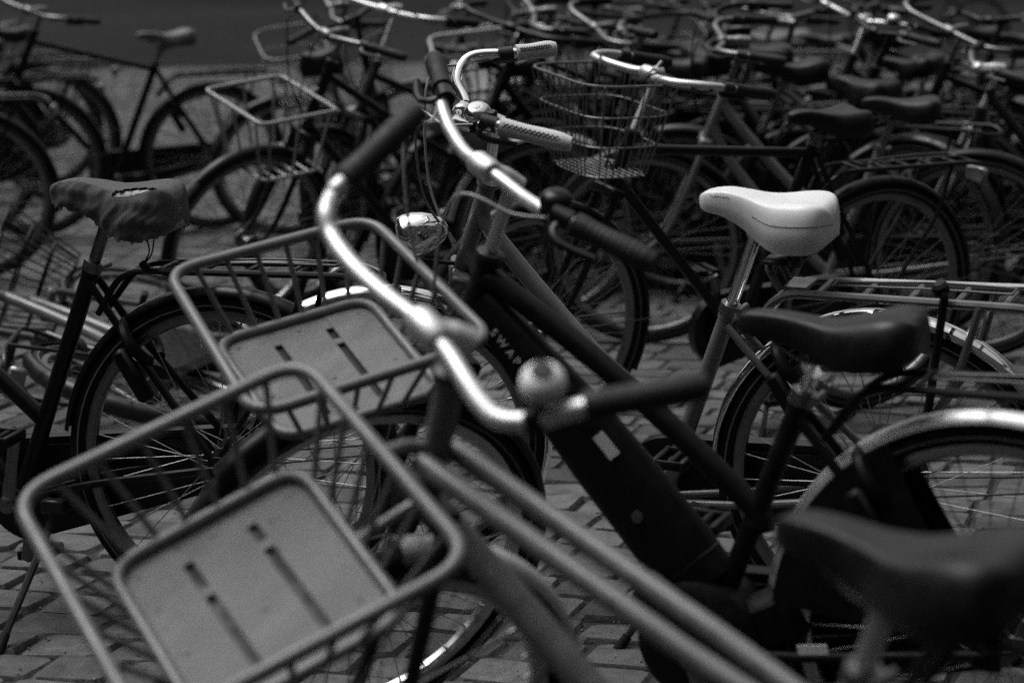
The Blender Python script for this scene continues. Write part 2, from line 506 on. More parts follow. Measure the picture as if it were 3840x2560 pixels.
def saddle_sections(kind):
    # x from the nose, half width, top height, skirt depth
    if kind == 'comfort': return [(.178, .004, -.030, .010), (.174, .016, -.020, .026), (.155, .029, -.010, .042), (.11, .036, -.004, .056), (.06, .045, -.010, .072), (.02, .062, -.018, .088), (-.02, .085, -.020, .098), (-.06, .098, -.016, .104), (-.10, .100, -.014, .104), (-.125, .090, -.018, .096), (-.138, .070, -.028, .080), (-.145, .040, -.044, .056), (-.147, .012, -.060, .030)]
    if kind == 'slim': return [(.168, .004, -.026, .010), (.163, .015, -.016, .024), (.14, .024, -.008, .036), (.09, .028, -.008, .042), (.04, .036, -.014, .050), (.0, .056, -.016, .058), (-.04, .074, -.008, .066), (-.08, .084, .004, .072), (-.11, .084, .008, .072), (-.13, .074, .004, .062), (-.142, .050, -.006, .044)]
    return [(.150, .004, -.024, .010), (.146, .015, -.016, .024), (.125, .025, -.008, .036), (.08, .031, -.006, .044), (.03, .042, -.012, .054), (-.01, .064, -.014, .064), (-.05, .084, -.010, .070), (-.09, .092, -.004, .074), (-.115, .086, -.004, .068), (-.130, .064, -.012, .052), (-.136, .036, -.022, .036)]
def saddle_mb(kind, grow=0.0, wrinkle=0.0, hole=None, dens=3):
    S = np.array(saddle_sections(kind)); b = MB()
    t = np.linspace(0, len(S)-1, (len(S)-1)*dens+1)
    S = curve(S, dens)
    ns = 31 if dens < 5 else 121
    sv = np.linspace(-1, 1, ns); rows = []; r = np.random.default_rng(3)
    for x, w, zt, sk in S:
        w = max(w, .003)+grow; zt += grow; sk = sk+grow*1.6
        ring = []
        for s in sv:
            a = abs(s)
            yy = w*math.sin(min(a*1.12, 1)*PI/2)**.9*(1 if s > 0 else -1) if a else 0
            q = max(0, (a-.42)/.58)
            zz = zt-sk*(q**1.55)-.010*(a**2)*min(1, w/.08)
            if x < .0 and a < .3: zz -= .006*(1-(a/.3)**2)*min(1, -x/.05)
            yy *= 1-.10*max(0, (a-.86)/.14)
            ring.append((x, yy, zz))
        rows.append(ring)
    P = np.array(rows)
    if wrinkle:
        x, yy, zz = P[..., 0], P[..., 1], P[..., 2]
        d = wrinkle*(np.sin(x*70+zz*60+2*np.sin(yy*50))*.8+np.sin(zz*150+x*45+3*np.sin(x*31))*.5+.35*np.sin(x*230+zz*160+2*np.sin(zz*90)))
        edge = np.clip((np.abs(sv)[None, :]-.25)/.4, .15, 1)
        P[..., 1] += np.sign(sv)[None, :]*d*edge*1.4; P[..., 2] += d*.5*edge
        P[:, 0, 2] += r.normal(0, .004, len(P)); P[:, -1, 2] += r.normal(0, .004, len(P))
    m, n = P.shape[:2]; f = []
    for i in range(m-1):
        for q in range(n-1):
            if hole and hole(P[i, q], sv[q]): continue
            f.append((i*n+q, i*n+q+1, (i+1)*n+q+1, (i+1)*n+q))
    v = P.reshape(-1, 3)
    if not hole:
        inn = P.copy(); inn[..., 1] *= .93
        f.append(tuple(range(n))); f.append(tuple((m-1)*n+q for q in range(n))[::-1])
        for i in range(m-1): f.append((i*n, (i+1)*n, (i+1)*n+n-1, i*n+n-1))
    return b.add(v, f), P
def saddle(root, kind, pos, mat, tilt=0.0, springs=False, scale=1.0):
    R = rotm((0, 1, 0), -tilt)*scale
    mt = M4(R, pos)
    s = link('saddle', cached(('sad', kind, mat), lambda: saddle_mb(kind)[0].mesh('saddle', M[mat], 1.0)), root, mt)
    if mat == 'whites':
        P = saddle_mb(kind)[1]; n_ = P.shape[1]
        for sg in (-1, 1):
            q = int(round((n_-1)*(.5+sg*.36)))
            rows = [P[i, q]+V(0, sg*.0006, .0006) for i in range(len(P)) if P[i, q][0] < .035]
            part('seam', MB().tube(np.array(rows), .0007, 5), M['greys'], s)
        q = int(round((n_-1)*.80)); base = [P[i, q] for i in range(len(P)) if .085 < P[i, q][0] < .150]
        line = curve(base, 14); tt_ = np.linspace(0, 1, len(line))
        wob = [p+V(0, .0010, .0)+V(.0016*math.sin(t*46), 0, .0030*math.sin(t*58)*(1.6 if t < .12 else 1)) for p, t in zip(line, tt_)]
        part('embossing', MB().tube(np.array(wob), .0006, 5), M['leather'], s)
    rl = cached(('rails', springs), lambda: rails(springs))
    link('saddle_springs' if springs else 'saddle_rails', rl, s)
    return s
def rails(springs):
    b = MB()
    for y in (-.022, .022):
        b.tube(fillet([(.12, y*.5, -.045), (.05, y, -.085), (-.04, y, -.085), (-.10, y*1.6, -.06)], .03), .0036, 6)
    b.box((0, 0, -.085), (.04, .06, .022), bev=.004)
    if springs:
        for y in (-.055, .055):
            t = np.linspace(0, 2*PI*7, 90); h = np.linspace(-.070, -.155, 90); rr = np.linspace(.030, .016, 90)
            b.tube(np.stack([-.07+rr*np.cos(t), y+rr*np.sin(t), h], 1), .0034, 6)
            b.lathe([(-.165, .014), (-.155, .018), (-.150, .018)], (-.07, y, 0), n=14)
            b.lathe([(-.074, .034), (-.068, .034)], (-.07, y, 0), n=16)
        b.box((-.035, 0, -.16), (.09, .12, .012), bev=.003)
    return b.mesh('saddle_rails', M['dull'] if not springs else M['dark'], .8)

def crank_mesh():
    b = MB()
    b.tube([(0, 0, 0), (0, .006, -.09), (0, .010, -.17)], [.017, .013, .015], 10, flat=(1, .6))
    b.lathe([(-.012, .019), (.010, .019), (.014, .012)], d=(0, 1, 0), n=16)
    return b.mesh('crank', M['dull'], .8)
def pedal_mesh():
    b = MB()
    b.rod((0, .0, 0), (0, .10, 0), .008, 8)
    for x in (-.03, .03): b.box((x, .06, 0), (.014, .085, .022), bev=.003)
    for y in (.022, .098): b.box((0, y, 0), (.066, .006, .020), bev=.002)
    return b.mesh('pedal', M['matte'], .8)
def chaincase_mesh(bbx, bbz, mat):
    b = MB(); poly = []
    for a in np.linspace(PI/2-.12, -PI/2+.12, 18): poly.append((bbx+.115*math.cos(a), bbz+.115*math.sin(a)))
    for a in np.linspace(-PI/2-.1, -3*PI/2+.1, 14): poly.append((.0+.062*math.cos(a), RW+.062*math.sin(a)))
    b.prism(poly, .034, (0, -.065, 0), (1, 0, 0), (0, 0, 1))
    inner = [((x-bbx*.5)*.88+bbx*.5, (z-bbz*.5-RW*.5)*.80+(bbz+RW)*.5) for x, z in poly]
    b.prism(inner, .008, (0, -.044, 0), (1, 0, 0), (0, 0, 1))
    return b.mesh('chain_case', M[mat], .5)

BIKE_DEFAULT = dict(wb=1.12, steer=.1, bb=(.48, .28), seat_top=.72, saddle_h=.95, saddle='plain', saddle_mat='blacks', springs=False, tilt=0,
    paint='black', frame='diamond', bar='city', bar_mat='alu', bar_z=1.08, stem=.08, stem_mat=None, grip_mat='grip', fender='black', rear_fender=None, rim='rim', carrier='black',
    chaincase='black', basket=None, headlight=None, bell=None, stand=True, crank=.3, lock=True, dress=True, fork=None, strip=True, post='dull', cables=True, drum=True)

def bicycle(label, x, y, yaw, lean, group='bicycles parked on the paving', **kw):
    """Places a bicycle with its local (0.55,0,0) at (x, y)."""
    A = rotm((0, 0, 1), PI+yaw)@rotm((1, 0, 0), -lean)
    t = V(x, y, 0)-A@V(.55, 0, 0)
    root = bpy.data.objects.new('bicycle', None); COL.objects.link(root)
    root.empty_display_size = .1
    root.location = t; root.rotation_euler = (-lean, 0, PI+yaw)
    root['label'] = label; root['category'] = 'bicycle'; root['group'] = group
    build_bike(root, dict(BIKE_DEFAULT, **kw))
    return root

def tube_frame(c):
    """The welded frame as one mesh."""
    b = MB(); wb = c['wb']; bbx, bbz = c['bb']; BB = V(bbx, 0, bbz)
    seat = lambda z: BB+SD_*(z-bbz)/SD_[2]
    ht, hl = axw(c.get('head_top', .93), wb), axw(c.get('head_low', .745), wb)
    st = seat(c['seat_top'])
    b.tube([hl-AX*.005, ht+AX*.005], .0185, 14)
    for p, s in ((hl, -1), (ht, 1)): b.lathe([(-.006, .0235), (.006, .0235)], p+AX*s*.006, AX, 16)
    b.tube([BB, st], .0178, 14)
    b.lathe([(-.022, .0195), (.0, .0205), (.004, .0195)], st, SD_, 16)
    b.lathe([(-.036, .022), (.036, .022)], BB, (0, 1, 0), 18)
    f = c['frame']
    if f == 'diamond':
        b.tube([axw(c.get('head_top', .93)-.035, wb), seat(c['seat_top']-.03)], .0145, 12)
        b.tube([axw(c.get('head_low', .745)+.03, wb), BB], .0165, 12)
    elif f == 'step':
        b.tube(curve([axw(.885, wb), V(wb-.294, 0, .83), V(wb-.497, 0, .60), V(wb-.61, 0, .505), seat(.42)], 6), .0185, 12)
        b.tube(curve([axw(.79, wb), V(wb-.30, 0, .66), V(wb-.50, 0, .42), BB], 6), .0185, 12)
    elif f == 'twin':
        for s in (-1, 1):
            b.tube([axw(.80, wb)+V(0, s*.028, 0), V(.557, s*.028, .645), seat(.575)+V(0, s*.020, 0)], .0145, 12)
        b.tube(curve([axw(.735, wb), V(.754, 0, .555), V(.60, 0, .40), BB], 6), .0215, 12)
    elif f == 'ebike':
        tt = curve([axw(.87, wb), V(.82, 0, .855), V(.607, 0, .708), V(.39, 0, .525), seat(.50)], 5)
        b.tube(tt, .0190, 14)
    elif f == 'gents_slope':
        b.tube([axw(.90, wb), seat(.56)], .0165, 12)
        b.tube([axw(.775, wb), BB], .0185, 12)
    # seat stays and chain stays
    hub = V(0, 0, RW)
    for s in (-1, 1):
        e = hub+V(0, s*.062, 0)
        b.tube([seat(c['seat_top']-.03)+V(-.01, s*.022, 0), seat(c['seat_top']-.03)*.75+e*.25+V(0, s*.010, 0), e], .0082, 10)
        b.tube(fillet([BB+V(-.02, s*.022, 0), V(.30, s*.040, .30), e], .05), .0088, 10)
        b.box(e, (.045, .006, .05), bev=.001)
    return b

def build_bike(root, c):
    wb = c['wb']; bbx, bbz = c['bb']; BB = V(bbx, 0, bbz); st = c['steer']
    seat = lambda z: BB+SD_*(z-bbz)/SD_[2]
    h0 = axw(RW, wb); S = rotm(AX, st)
    sp = lambda p: S@(np.asarray(p, float)-h0)+h0
    paint = M[c['paint']]
    fork_mat = M[c['fork'] or c['paint']]
    part('frame', tube_frame(c), paint, root)
    if c['frame'] == 'ebike': ebike_parts(root, c)
    # fork
    b = MB(); crown = axw(.735, wb)
    b.tube([sp(crown), sp(crown+AX*.04)], .018, 12)
    b.box(sp(crown), (.045, .115, .030), S@rotm((0, 1, 0), HA-PI/2), bev=.006)
    for s in (-1, 1):
        pts = [crown+V(0, s*.050, 0), axw(.56, wb)+V(.002, s*.052, 0), axw(.43, wb)+V(.012, s*.053, 0), V(wb, s*.055, RW)]
        b.tube([sp(p) for p in curve(pts, 5)], np.linspace(.0125, .0085, 16), 10)
    part('fork', b, fork_mat, root)
    # wheels
    wheel('rear_wheel', root, M4(np.eye(3), V(0, 0, RW)), c['rim'], c['drum'], c['strip'], c.get('spk', 'dspoke'))
    wheel('front_wheel', root, M4(S, sp(V(wb, 0, RW))), c.get('front_rim', c['rim']), False, c['strip'], c.get('spk', 'dspoke'))
    # mudguards
    if c['fender']:
        rf = c['rear_fender'] or c['fender']
        g1 = link('rear_mudguard', cached(('rf', rf), lambda: fender_mesh(math.radians(8), math.radians(192), M[rf])), root, M4(np.eye(3), V(0, 0, RW)))
        g2 = link('front_mudguard', cached(('ff', c['fender'], c.get('fender_a0', 52)), lambda: fender_mesh(math.radians(c.get('fender_a0', 52)), math.radians(204), M[c['fender']])), root, M4(S, sp(V(wb, 0, RW))))
        def stays(a, front):
            bb = MB()
            for s in (-1, 1):
                p = V((RW+.010)*math.cos(a), s*.026, (RW+.010)*math.sin(a))
                bb.tube(fillet([(0, s*.058, 0), p*.93+V(0, s*.018, 0), p], .03), .0024, 6)
            return bb.mesh('stay', M['dspoke'], 1)
        link('stay', cached('stayr', lambda: stays(math.radians(172), False)), g1)
        link('stay', cached('stayf', lambda: stays(math.radians(178), True)), g2)
    # saddle and post
    sh = c['saddle_h']; sc = seat(sh-.05)
    pb_ = MB().tube([seat(c['seat_top']-.05), seat(sh-.08)], .0130, 14)
    pb_.lathe([(-.012, .020), (.012, .020)], seat(sh-.085), (0, 1, 0), 14)
    part('seat_post', pb_, M[c['post']], root)
    cb = MB().lathe([(-.012, .0215), (.010, .0215)], seat(c['seat_top']), SD_, 18)
    cb.lathe([(-.022, .007), (.022, .007)], seat(c['seat_top'])+V(-.026, 0, 0), (0, 1, 0), 10)
    part('seat_clamp', cb, M['dull'], root)
    if c['saddle'] == 'covered': covered_saddle(root, seat(sh)+V(.0, 0, .0))
    elif c['saddle']:
        s = saddle(root, c['saddle'], seat(sh)+V(c.get('saddle_x', 0), 0, 0), c['saddle_mat'], c['tilt'], c['springs'], c.get('saddle_scale', .92))
    # crank set
    if c['chaincase']:
        link('chain_case', cached(('cc', bbx, bbz, c['chaincase']), lambda: chaincase_mesh(bbx, bbz, c['chaincase'])), root)
    for s in (1, -1):
        a = c['crank']+(0 if s == 1 else PI)
        R = rotm((0, 1, 0), a)
        if s == -1: R = R@np.diag([-1, -1, 1.])
        k = link('crank', cached('crank', crank_mesh), root, M4(R, BB+V(0, s*.060, 0)))
        e = link('pedal', cached('pedal', pedal_mesh), k, M4(rotm((0, 1, 0), -a*(1 if s == 1 else -1)), V(0, .014, -.17)))
    # kick stand on the left side
    if c['stand']:
        b = MB()
        b.box((bbx-.10, .04, bbz+.0), (.05, .05, .03), bev=.004)
        foot = c.get('stand_foot', (bbx+.02, .20, .035))
        b.tube(curve([(bbx-.10, .05, bbz), (bbx-.09, .075, bbz-.06), foot], 5), np.linspace(.010, .008, 11), 8)
        k = part('kick_stand', b, M[c.get('stand_mat', 'dark')], root)
        f_ = V(*foot); d_ = unit(f_-V(bbx-.09, .075, bbz-.06))
        part('rubber_foot', MB().lathe([(-.02, .010), (.01, .011), (.03, .014)], f_, d_, 10), M['rubber'], k)
    if c['lock']:
        b = MB()
        t = np.linspace(math.radians(-60), math.radians(240), 20)
        ctr = V(.185, 0, RW+.245)
        d1 = unit(V(-.5, 0, .86)); d2 = V(0, 1, 0)
        b.tube([ctr+.047*(math.cos(a)*d2*1.05+math.sin(a)*unit(V(.6, 0, .8))*1.1) for a in t], .013, 8)
        b.box(ctr+V(.0, .05, -.06), (.035, .028, .12), rotm((0, 1, 0), .55), bev=.008)
        part('ring_lock', b, M['matte'], root)
    if c.get('coat'):
        for s_ in (-1, 1): link('coat_guard', cached(('coat', s_), lambda: coat_mesh(s_)), root)
    if c['carrier']: carrier(root, c)
    handlebar(root, c, sp, S)
    if c['basket'] == 'crate': crate(root, c['rim_pts'], c['floor_pts'], sp, wb)
    elif c['basket'] == 'wire': wire_basket(root, c, sp)
    elif c['basket'] == 'rack': rack_basket(root, c, sp)
    elif c['basket'] == 'gcrate': generic_crate(root, c, sp)
    elif c['basket'] == 'box': plastic_box(root, c, sp)
    if c['headlight']: headlight(root, c, sp, S)

def carrier(root, c):
    m = M[c['carrier']]; b = MB(); r = c.get('carrier_r', .0070)
    z0, z1 = RW*2+.045, RW*2+.055
    for s in (-1, 1):
        b.tube(fillet([(.27, s*.020, .66), (.20, s*.045, z0), (-.28, s*.065, z1), (-.33, s*.045, z1-.015), (-.34, s*.0, z1-.02)], .05), r, 8)
        b.tube(fillet([(-.20, s*.065, z1-.004), (-.16, s*.075, .62), (-.01, s*.070, RW+.03)], .06), r*.9, 8)
    k = part('rear_carrier', b, m, root)
    for i, x in enumerate((.12, .03, -.06, -.15, -.24)):
        part('cross_bar', MB().rod((x, -.055, z0+.003), (x, .055, z0+.003), r*.72, 6), m, k)
    if c['dress']:
        b = MB()
        for s in (-1, 1): b.tube(fillet([(.10, s*.012, z0+.012), (-.10, s*.022, z0+.022), (-.25, s*.020, z1+.012)], .03), .0024, 6)
        b.rod((.10, -.02, z0+.012), (.10, .02, z0+.012), .0024, 6); b.rod((-.25, -.02, z1+.012), (-.25, .02, z1+.012), .0024, 6)
        part('spring_clip', b, M['rust'], k)
        if c.get('carrier_clamp'):
            part('carrier_clamp', MB().tube(fillet([(.20, -.03, z0), (.225, -.032, z0+.045), (.225, .032, z0+.045), (.20, .03, z0)], .012), .0075, 8).box((.17, 0, z0+.006), (.05, .07, .008), bev=.002), m, k)
            part('pannier_hook', MB().tube(fillet([(-.13, .075, z1+.03), (-.14, .085, z1+.02), (-.10, .088, .50)], .02), .0085, 8).lathe([(-.006, .016), (.010, .016), (.016, .010)], (-.13, .074, z1+.028), (.2, .3, 1), 12), M['matte'], k)
        lb = MB().box((-.355, 0, z1-.055), (.025, .09, .05), bev=.008)
        part('tail_light', lb, M['reflector'], root)

BARS = dict(
    city=[(-.19, .31, .0), (-.08, .285, .012), (-.01, .255, .016), (.02, .19, .012), (.008, .10, .003), (0, .04, 0), (0, 0, 0)],
    swan=[(-.23, .27, -.02), (-.10, .275, .0), (-.02, .27, .01), (.045, .225, .012), (.055, .16, .01), (.02, .07, .0), (0, .03, 0), (0, 0, 0)],
    flat=[(-.09, .33, .02), (-.03, .22, .025), (.0, .10, .012), (0, .04, 0), (0, 0, 0)],
)
def handlebar(root, c, sp, S):
    wb = c['wb']; mat = M[c['bar_mat']]; smat = M[c['stem_mat'] or c['bar_mat']]
    if 'bar_pts' in c:
        P = [V(*p) for p in c['bar_pts']]; ci = c['bar_clamp']; base = V(*c['stem_base']); up = S@AX
    else:
        o = sp(axw(c['bar_z'], wb)); h = BARS[c['bar']]
        P = [o+S@V(c['stem']+x, -y, z) for x, y, z in h]+[o+S@V(c['stem']+x, y, z) for x, y, z in h[-2::-1]]
        ci = len(h)-1; base = o
    path = curve(P, 6); r = .0115
    ng = c.get('grip_n', 1)
    hb = part('handlebar', MB().tube(path, r, 14), mat, root)
    clamp = P[ci]
    t = unit(P[ci+1]-P[ci-1])
    # stem
    b = MB()
    top = base; low = sp(axw(c.get('head_top', .93), wb))
    b.tube([low, top], .0118, 12)
    arm = clamp-top
    b.tube(curve([top-unit(arm)*.012+V(0, 0, -.004), top+arm*.35, top+arm*.8, clamp], 4), [.0185]*5+[.0165]*5+[.017]*3, 12)
    b.lathe([(-.026, .0165), (-.018, .0205), (.018, .0205), (.026, .0165)], clamp, t, 16)
    part('stem', b, smat, root)
    lr = MB().lathe([(-.004, .024), (.004, .024), (.008, .019)], sp(axw(c.get('head_top', .93)+.012, wb)), S@AX, 18)
    part('headset_ring', lr, M['chrome' if c['bar_mat'] == 'chrome' else 'dark'], root)
    # grips
    gm = M[c['grip_mat']]
    for e0, e1 in ((0, ng), (-1, -1-ng)):
        q = P[e0]; w = P[e1]
        d = unit(w-q); L = min(np.linalg.norm(w-q), c.get('grip_len', .125))
        if 'bar_pts' in c: L = np.linalg.norm(w-q)
        ts = np.linspace(0, 1, 41); rr = np.interp(ts, np.linspace(0, 1, 9), [.013, .0165, .0175, .0172, .0165, .0160, .0160, .0168, .0175])*c.get('grip_fat', 1)
        if not c.get('stitched'): rr = rr-.0009*(np.arange(41) % 3 == 0)*(ts > .08)*(ts < .9)
        pts = [q-d*.006+d*(L+.006)*a for a in ts]
        gp = part('grip', MB().tube(pts, rr, 14), gm, hb)
        if c.get('stitched'):
            b = MB(); side = unit(np.cross(d, V(0, 0, 1))); side = side if side[1] > 0 else -side
            nrm = unit(side*.86+V(0, 0, .5)); tan = unit(np.cross(d, nrm)); K = 13
            for i in range(K):
                a0 = .07+.86*i/K; a1 = .07+.86*(i+1)/K
                ra, rb = np.interp([a0, a1], ts, rr)
                for sg in (-1, 1):
                    p0 = q+d*L*a0+(nrm*math.cos(.26)+tan*sg*math.sin(.26))*(ra+.0006)
                    p1 = q+d*L*a1+(nrm*math.cos(.26)-tan*sg*math.sin(.26))*(rb+.0006)
                    pm = (p0+p1)/2; pm = pm+nrm*.0006
                    b.tube([p0, pm, p1], .0009, 5)
            part('stitching', b, M['stitch'], gp)
        if c.get('lever', True):
            # brake lever and its clamp inboard of the grip
            i0 = q+d*(L+.012); out = S@V(1, 0, 0)
            b = MB().tube([i0-d*.004, i0+d*.028], .0165, 12)
            fwd = unit(out-d*(out@d)*.2+V(0, 0, -.25))
            b.tube(curve([i0+d*.014, i0+fwd*.034, i0-d*.03+fwd*.046, i0-d*.085+fwd*.042], 4), np.linspace(.0085, .0055, 13), 8, flat=(.8, 1.2))
            part('brake_lever', b, M[c.get('lever_mat', 'dark')], hb)
            if c['cables']:
                hl = sp(axw(.80, wb))+S@V(.03, (.02 if e0 == 0 else -.02), 0)
                p0 = i0+d*.03+fwd*.015
                mid = (p0+clamp)/2+S@V(.10, 0, .02)
                b = MB().tube(curve([p0, p0+d*.04+fwd*.02, mid, (mid+hl)/2+S@V(.03, 0, -.03), hl], 7), .0028, 6)
                part('cable', b, M[c.get('cable_mat', 'matte')], hb)
    if c['bell']:
        f, bm, br, off = c['bell']
        i = int(f*(len(path)-1)); p = path[i]; tt = unit(path[min(i+1, len(path)-1)]-path[i-1])
        upv = unit(V(*c.get('bell_axis', (0, 0, 1))))
        ctr = V(*c['bell_at']) if 'bell_at' in c else p+upv*(.018+br*.25)
        bb = MB().lathe([(-br*.42, br*.96), (-br*.25, br), (br*.02, br*.97), (br*.22, br*.86), (br*.40, br*.66), (br*.50, br*.40), (br*.55, .001)] if bm != 'white' else [(-br*.80, br*.55), (-br*.55, br*.86), (-br*.2, br), (br*.15, br*.97), (br*.45, br*.84), (br*.68, br*.60), (br*.78, br*.32), (br*.76, .001)], ctr, upv, 28)
        bl = part('bell', bb, M[bm], hb, sharp=1.0)
        part('bell_mount', MB().rod(p, ctr-upv*br*.3, .008, 8).lathe([(-br*.6, br*.5), (-br*.42, br*.92), (-br*.40, br*.92)], ctr, upv, 20).box(p, (.022, .026, .026), frame_from(tt, V(0, 0, 1)), bev=.003), M['matte'], bl)
        kq = .28 if bm == 'white' else 0
        kr = .50 if bm == 'white' else .36
        cap = MB().lathe([(br*(.44+kq), br*kr), (br*(.57+kq), br*kr*.95), (br*(.58+kq), .001)], ctr, upv, 18)
        part('bell_badge', cap, M[c.get('badge', 'dull')], bl)
        if c.get('thumb'):
            side = unit(np.cross(upv, tt)); tp = ctr+unit(V(-1, .25, 0))*br*1.45+upv*-.002
            part('thumb_lever', MB().rod(ctr-upv*br*.4, tp-upv*.006, .003, 6).lathe([(-.006, .009), (.002, .010), (.006, .006)], tp, upv, 14), M['matte'], bl)

def headlight(root, c, sp, S):
    wb = c['wb']; p = sp(axw(.80, wb)+V(.115, 0, c.get('light_dz', .0))); d = unit(S@V(1, 0, -.12))
    m = c['headlight']
    pr = [(q*1.2, r*1.25) for q, r in [(-.064, .002), (-.061, .011), (-.053, .020), (-.040, .028), (-.024, .034), (-.006, .037), (.010, .0365), (.018, .034), (.020, .032)]]
    b = MB().lathe(pr, p, d, 24)
    h = part('headlight', b, M[m], root, sharp=.9)
    part('lens', MB().lathe([(.0235, .041), (.029, .030), (.031, .001)], p, d, 20), M['lamp'], h)
    part('lamp_bracket', MB().tube([p+V(0, 0, -.03), p+V(0, 0, -.055), sp(axw(.76, wb)+V(.02, 0, 0))], .005, 8), M['dark'], h)

def loft_side(A, B, a, b_, ts): return [(A+(B-A)*t, a+(b_-a)*t) for t in ts]
def crate(root, rim, flo, sp, wb, mat='carrier', rods=(6, 6), planks=True):
    """Open carrier crate: rounded tube rim, smaller floor loop, rods, slotted board. Corners in order L, B, R, F."""
    Rm = [V(*p) for p in rim]; Fl = [V(*p) for p in flo]
    k = part('front_carrier', MB().tube(fillet(Rm, .055, 7, closed=True), .0095, 12, closed=True), M[mat], root)
    nz = unit(np.cross(Fl[1]-Fl[0], Fl[3]-Fl[0])); nz = nz if nz[2] > 0 else -nz
    part('floor_hoop', MB().tube(fillet([p+nz*.010 for p in Fl], .045, 6, closed=True), .0090, 10, closed=True), M[mat], k)
    for i in range(4):
        j = (i+1) % 4; n = rods[i % 2]
        for t in np.linspace(.13, .87, n):
            part('rod', MB().rod(Fl[i]+(Fl[j]-Fl[i])*t, Rm[i]+(Rm[j]-Rm[i])*t, .0046, 8), M[mat], k)
    # slotted board: three strips split across the floor, held together by short bridges
    if planks:
        U = Fl[1]-Fl[0]; W = Fl[3]-Fl[0]; o = Fl[0]; N = unit(np.cross(U, W)); N = N if N[2] > 0 else -N
        lu = np.linalg.norm(U); lw = np.linalg.norm(W); u = U/lu; w = unit(W-u*(W@u))
        o = (Fl[0]+Fl[1]+Fl[2]+Fl[3])/4+N*.003
        e = .008; lu2, lw2 = lu-.006, lw-.006; gap = .014
        strip = (lu2-2*gap)/3
        for i in range(3):
            cx = -lu2/2+strip/2+i*(strip+gap); q = .030; hx, hy = strip/2, lw2/2
            def arc(px, py, a0, r_): return [(px+r_*math.cos(a0+t*PI/8), py+r_*math.sin(a0+t*PI/8)) for t in range(5)]
            rl, rr = (q if i == 0 else .003), (q if i == 2 else .003)
            poly = arc(hx-rr, -hy+rr, -PI/2, rr)+arc(hx-rr, hy-rr, 0, rr)+arc(-hx+rl, hy-rl, PI/2, rl)+arc(-hx+rl, -hy+rl, PI, rl)
            part('plank', MB().prism(poly, .0055, o+u*cx+N*rng.normal(0, .0006), u, w), M['wood'], k)
        for i in range(2):
            cx = -lu2/2+strip+gap/2+i*(strip+gap)
            for a, hh in (((-.42, .16), (-.14, .05), (.45, .10)) if i == 0 else ((-.43, .14), (-.22, .05), (.44, .12))):
                part('plank_bridge', MB().box(o+u*cx+w*lw2*a, (gap-.0004, lw2*hh, .0050), np.stack([u, w, N], 1)), M['wood'], k)
        for i in range(2):
            cx = -lu2/2+strip+gap/2+i*(strip+gap)
            part('support_rail', MB().box(o+u*cx-N*.0062, (.030, lw2*.96, .004), np.stack([u, w, N], 1)), M['matte'], k)
        for a in (-.4, 0, .4):
            for bq in (-.42, .1, .42): part('screw', MB().lathe([(.0, .0045), (.0042, .0042), (.0046, .001)], o+u*lu2*a+w*lw2*bq, N, 10), M['rust'], k)
    # bracket towards the head of the bicycle
    mid = (Fl[1]+Fl[2])/2; midr = (Rm[1]+Rm[2])/2
    hd = sp(axw(.80, wb)); hd2 = sp(axw(.74, wb))
    b = MB().tube(curve([mid, (mid+hd2)/2, hd2], 4), .009, 8)
    b.tube(curve([midr, (midr+hd)/2+V(0, 0, .01), hd], 4), .010, 8)
    part('carrier_bracket', b, M[mat], k)
    return k
def generic_crate(root, c, sp):
    wb = c['wb']; z = c.get('crate_z', .88); x0 = axw(z, wb)[0]+.09; L, W, h, T = .36, .42, .13, .72
    cs = [(1, -1), (-1, -1), (-1, 1), (1, 1)]
    rim = [sp(V(x0+L/2+a*L/2, b*W/2, z)) for a, b in cs]
    flo = [sp(V(x0+L/2+a*L/2*T, b*W/2*T, z-h)) for a, b in cs]
    crate(root, rim, flo, sp, wb, mat=c.get('basket_mat', 'carrier'))
def wire_basket(root, c, sp):
    wb = c['wb']; z = c.get('crate_z', .98); x0 = axw(z, wb)[0]+c.get('basket_dx', .07); mt = M[c.get('basket_mat', 'wire')]; wr = c.get('wire_r', .0017); wn_ = c.get('wire_n', 1)
    top = (.30, .39); bot = (.19, .25); h = .26
    def ring(t):
        L, W = [top[q]*t+bot[q]*(1-t) for q in (0, 1)]; zz = z-h*(1-t)
        return [V(x0+top[0]/2+a*L/2, b*W/2, zz) for a, b in ((1, -1), (-1, -1), (-1, 1), (1, 1))]
    k = part('wire_basket', MB().tube([sp(p) for p in fillet(ring(1), .10, 8, True)], .0038, 8, closed=True), mt, root)
    for t in (.0, .33, .66):
        part('hoop', MB().tube([sp(p) for p in fillet(ring(t), .085, 8, True)], wr*1.3, 6, closed=True), mt, k)
    a, b_ = ring(1), ring(0)
    for i in range(4):
        j = (i+1) % 4; n = (10 if i % 2 else 8)//wn_
        for t in np.linspace(.13, .87, n):
            part('wire', MB().rod(sp(b_[i]+(b_[j]-b_[i])*t), sp(a[i]+(a[j]-a[i])*t), wr, 5), mt, k)
    for t in np.linspace(.12, .88, 8):
        part('wire', MB().rod(sp(b_[0]+(b_[1]-b_[0])*t), sp(b_[3]+(b_[2]-b_[3])*t), wr, 5), mt, k)
    part('basket_bracket', MB().rod(sp((a[1]+a[2])/2), sp(axw(z+.03, wb)), .006, 8), mt, k)
    part('basket_bracket', MB().rod(sp((b_[1]+b_[2])/2), sp(axw(.84, wb)), .006, 8), mt, k)
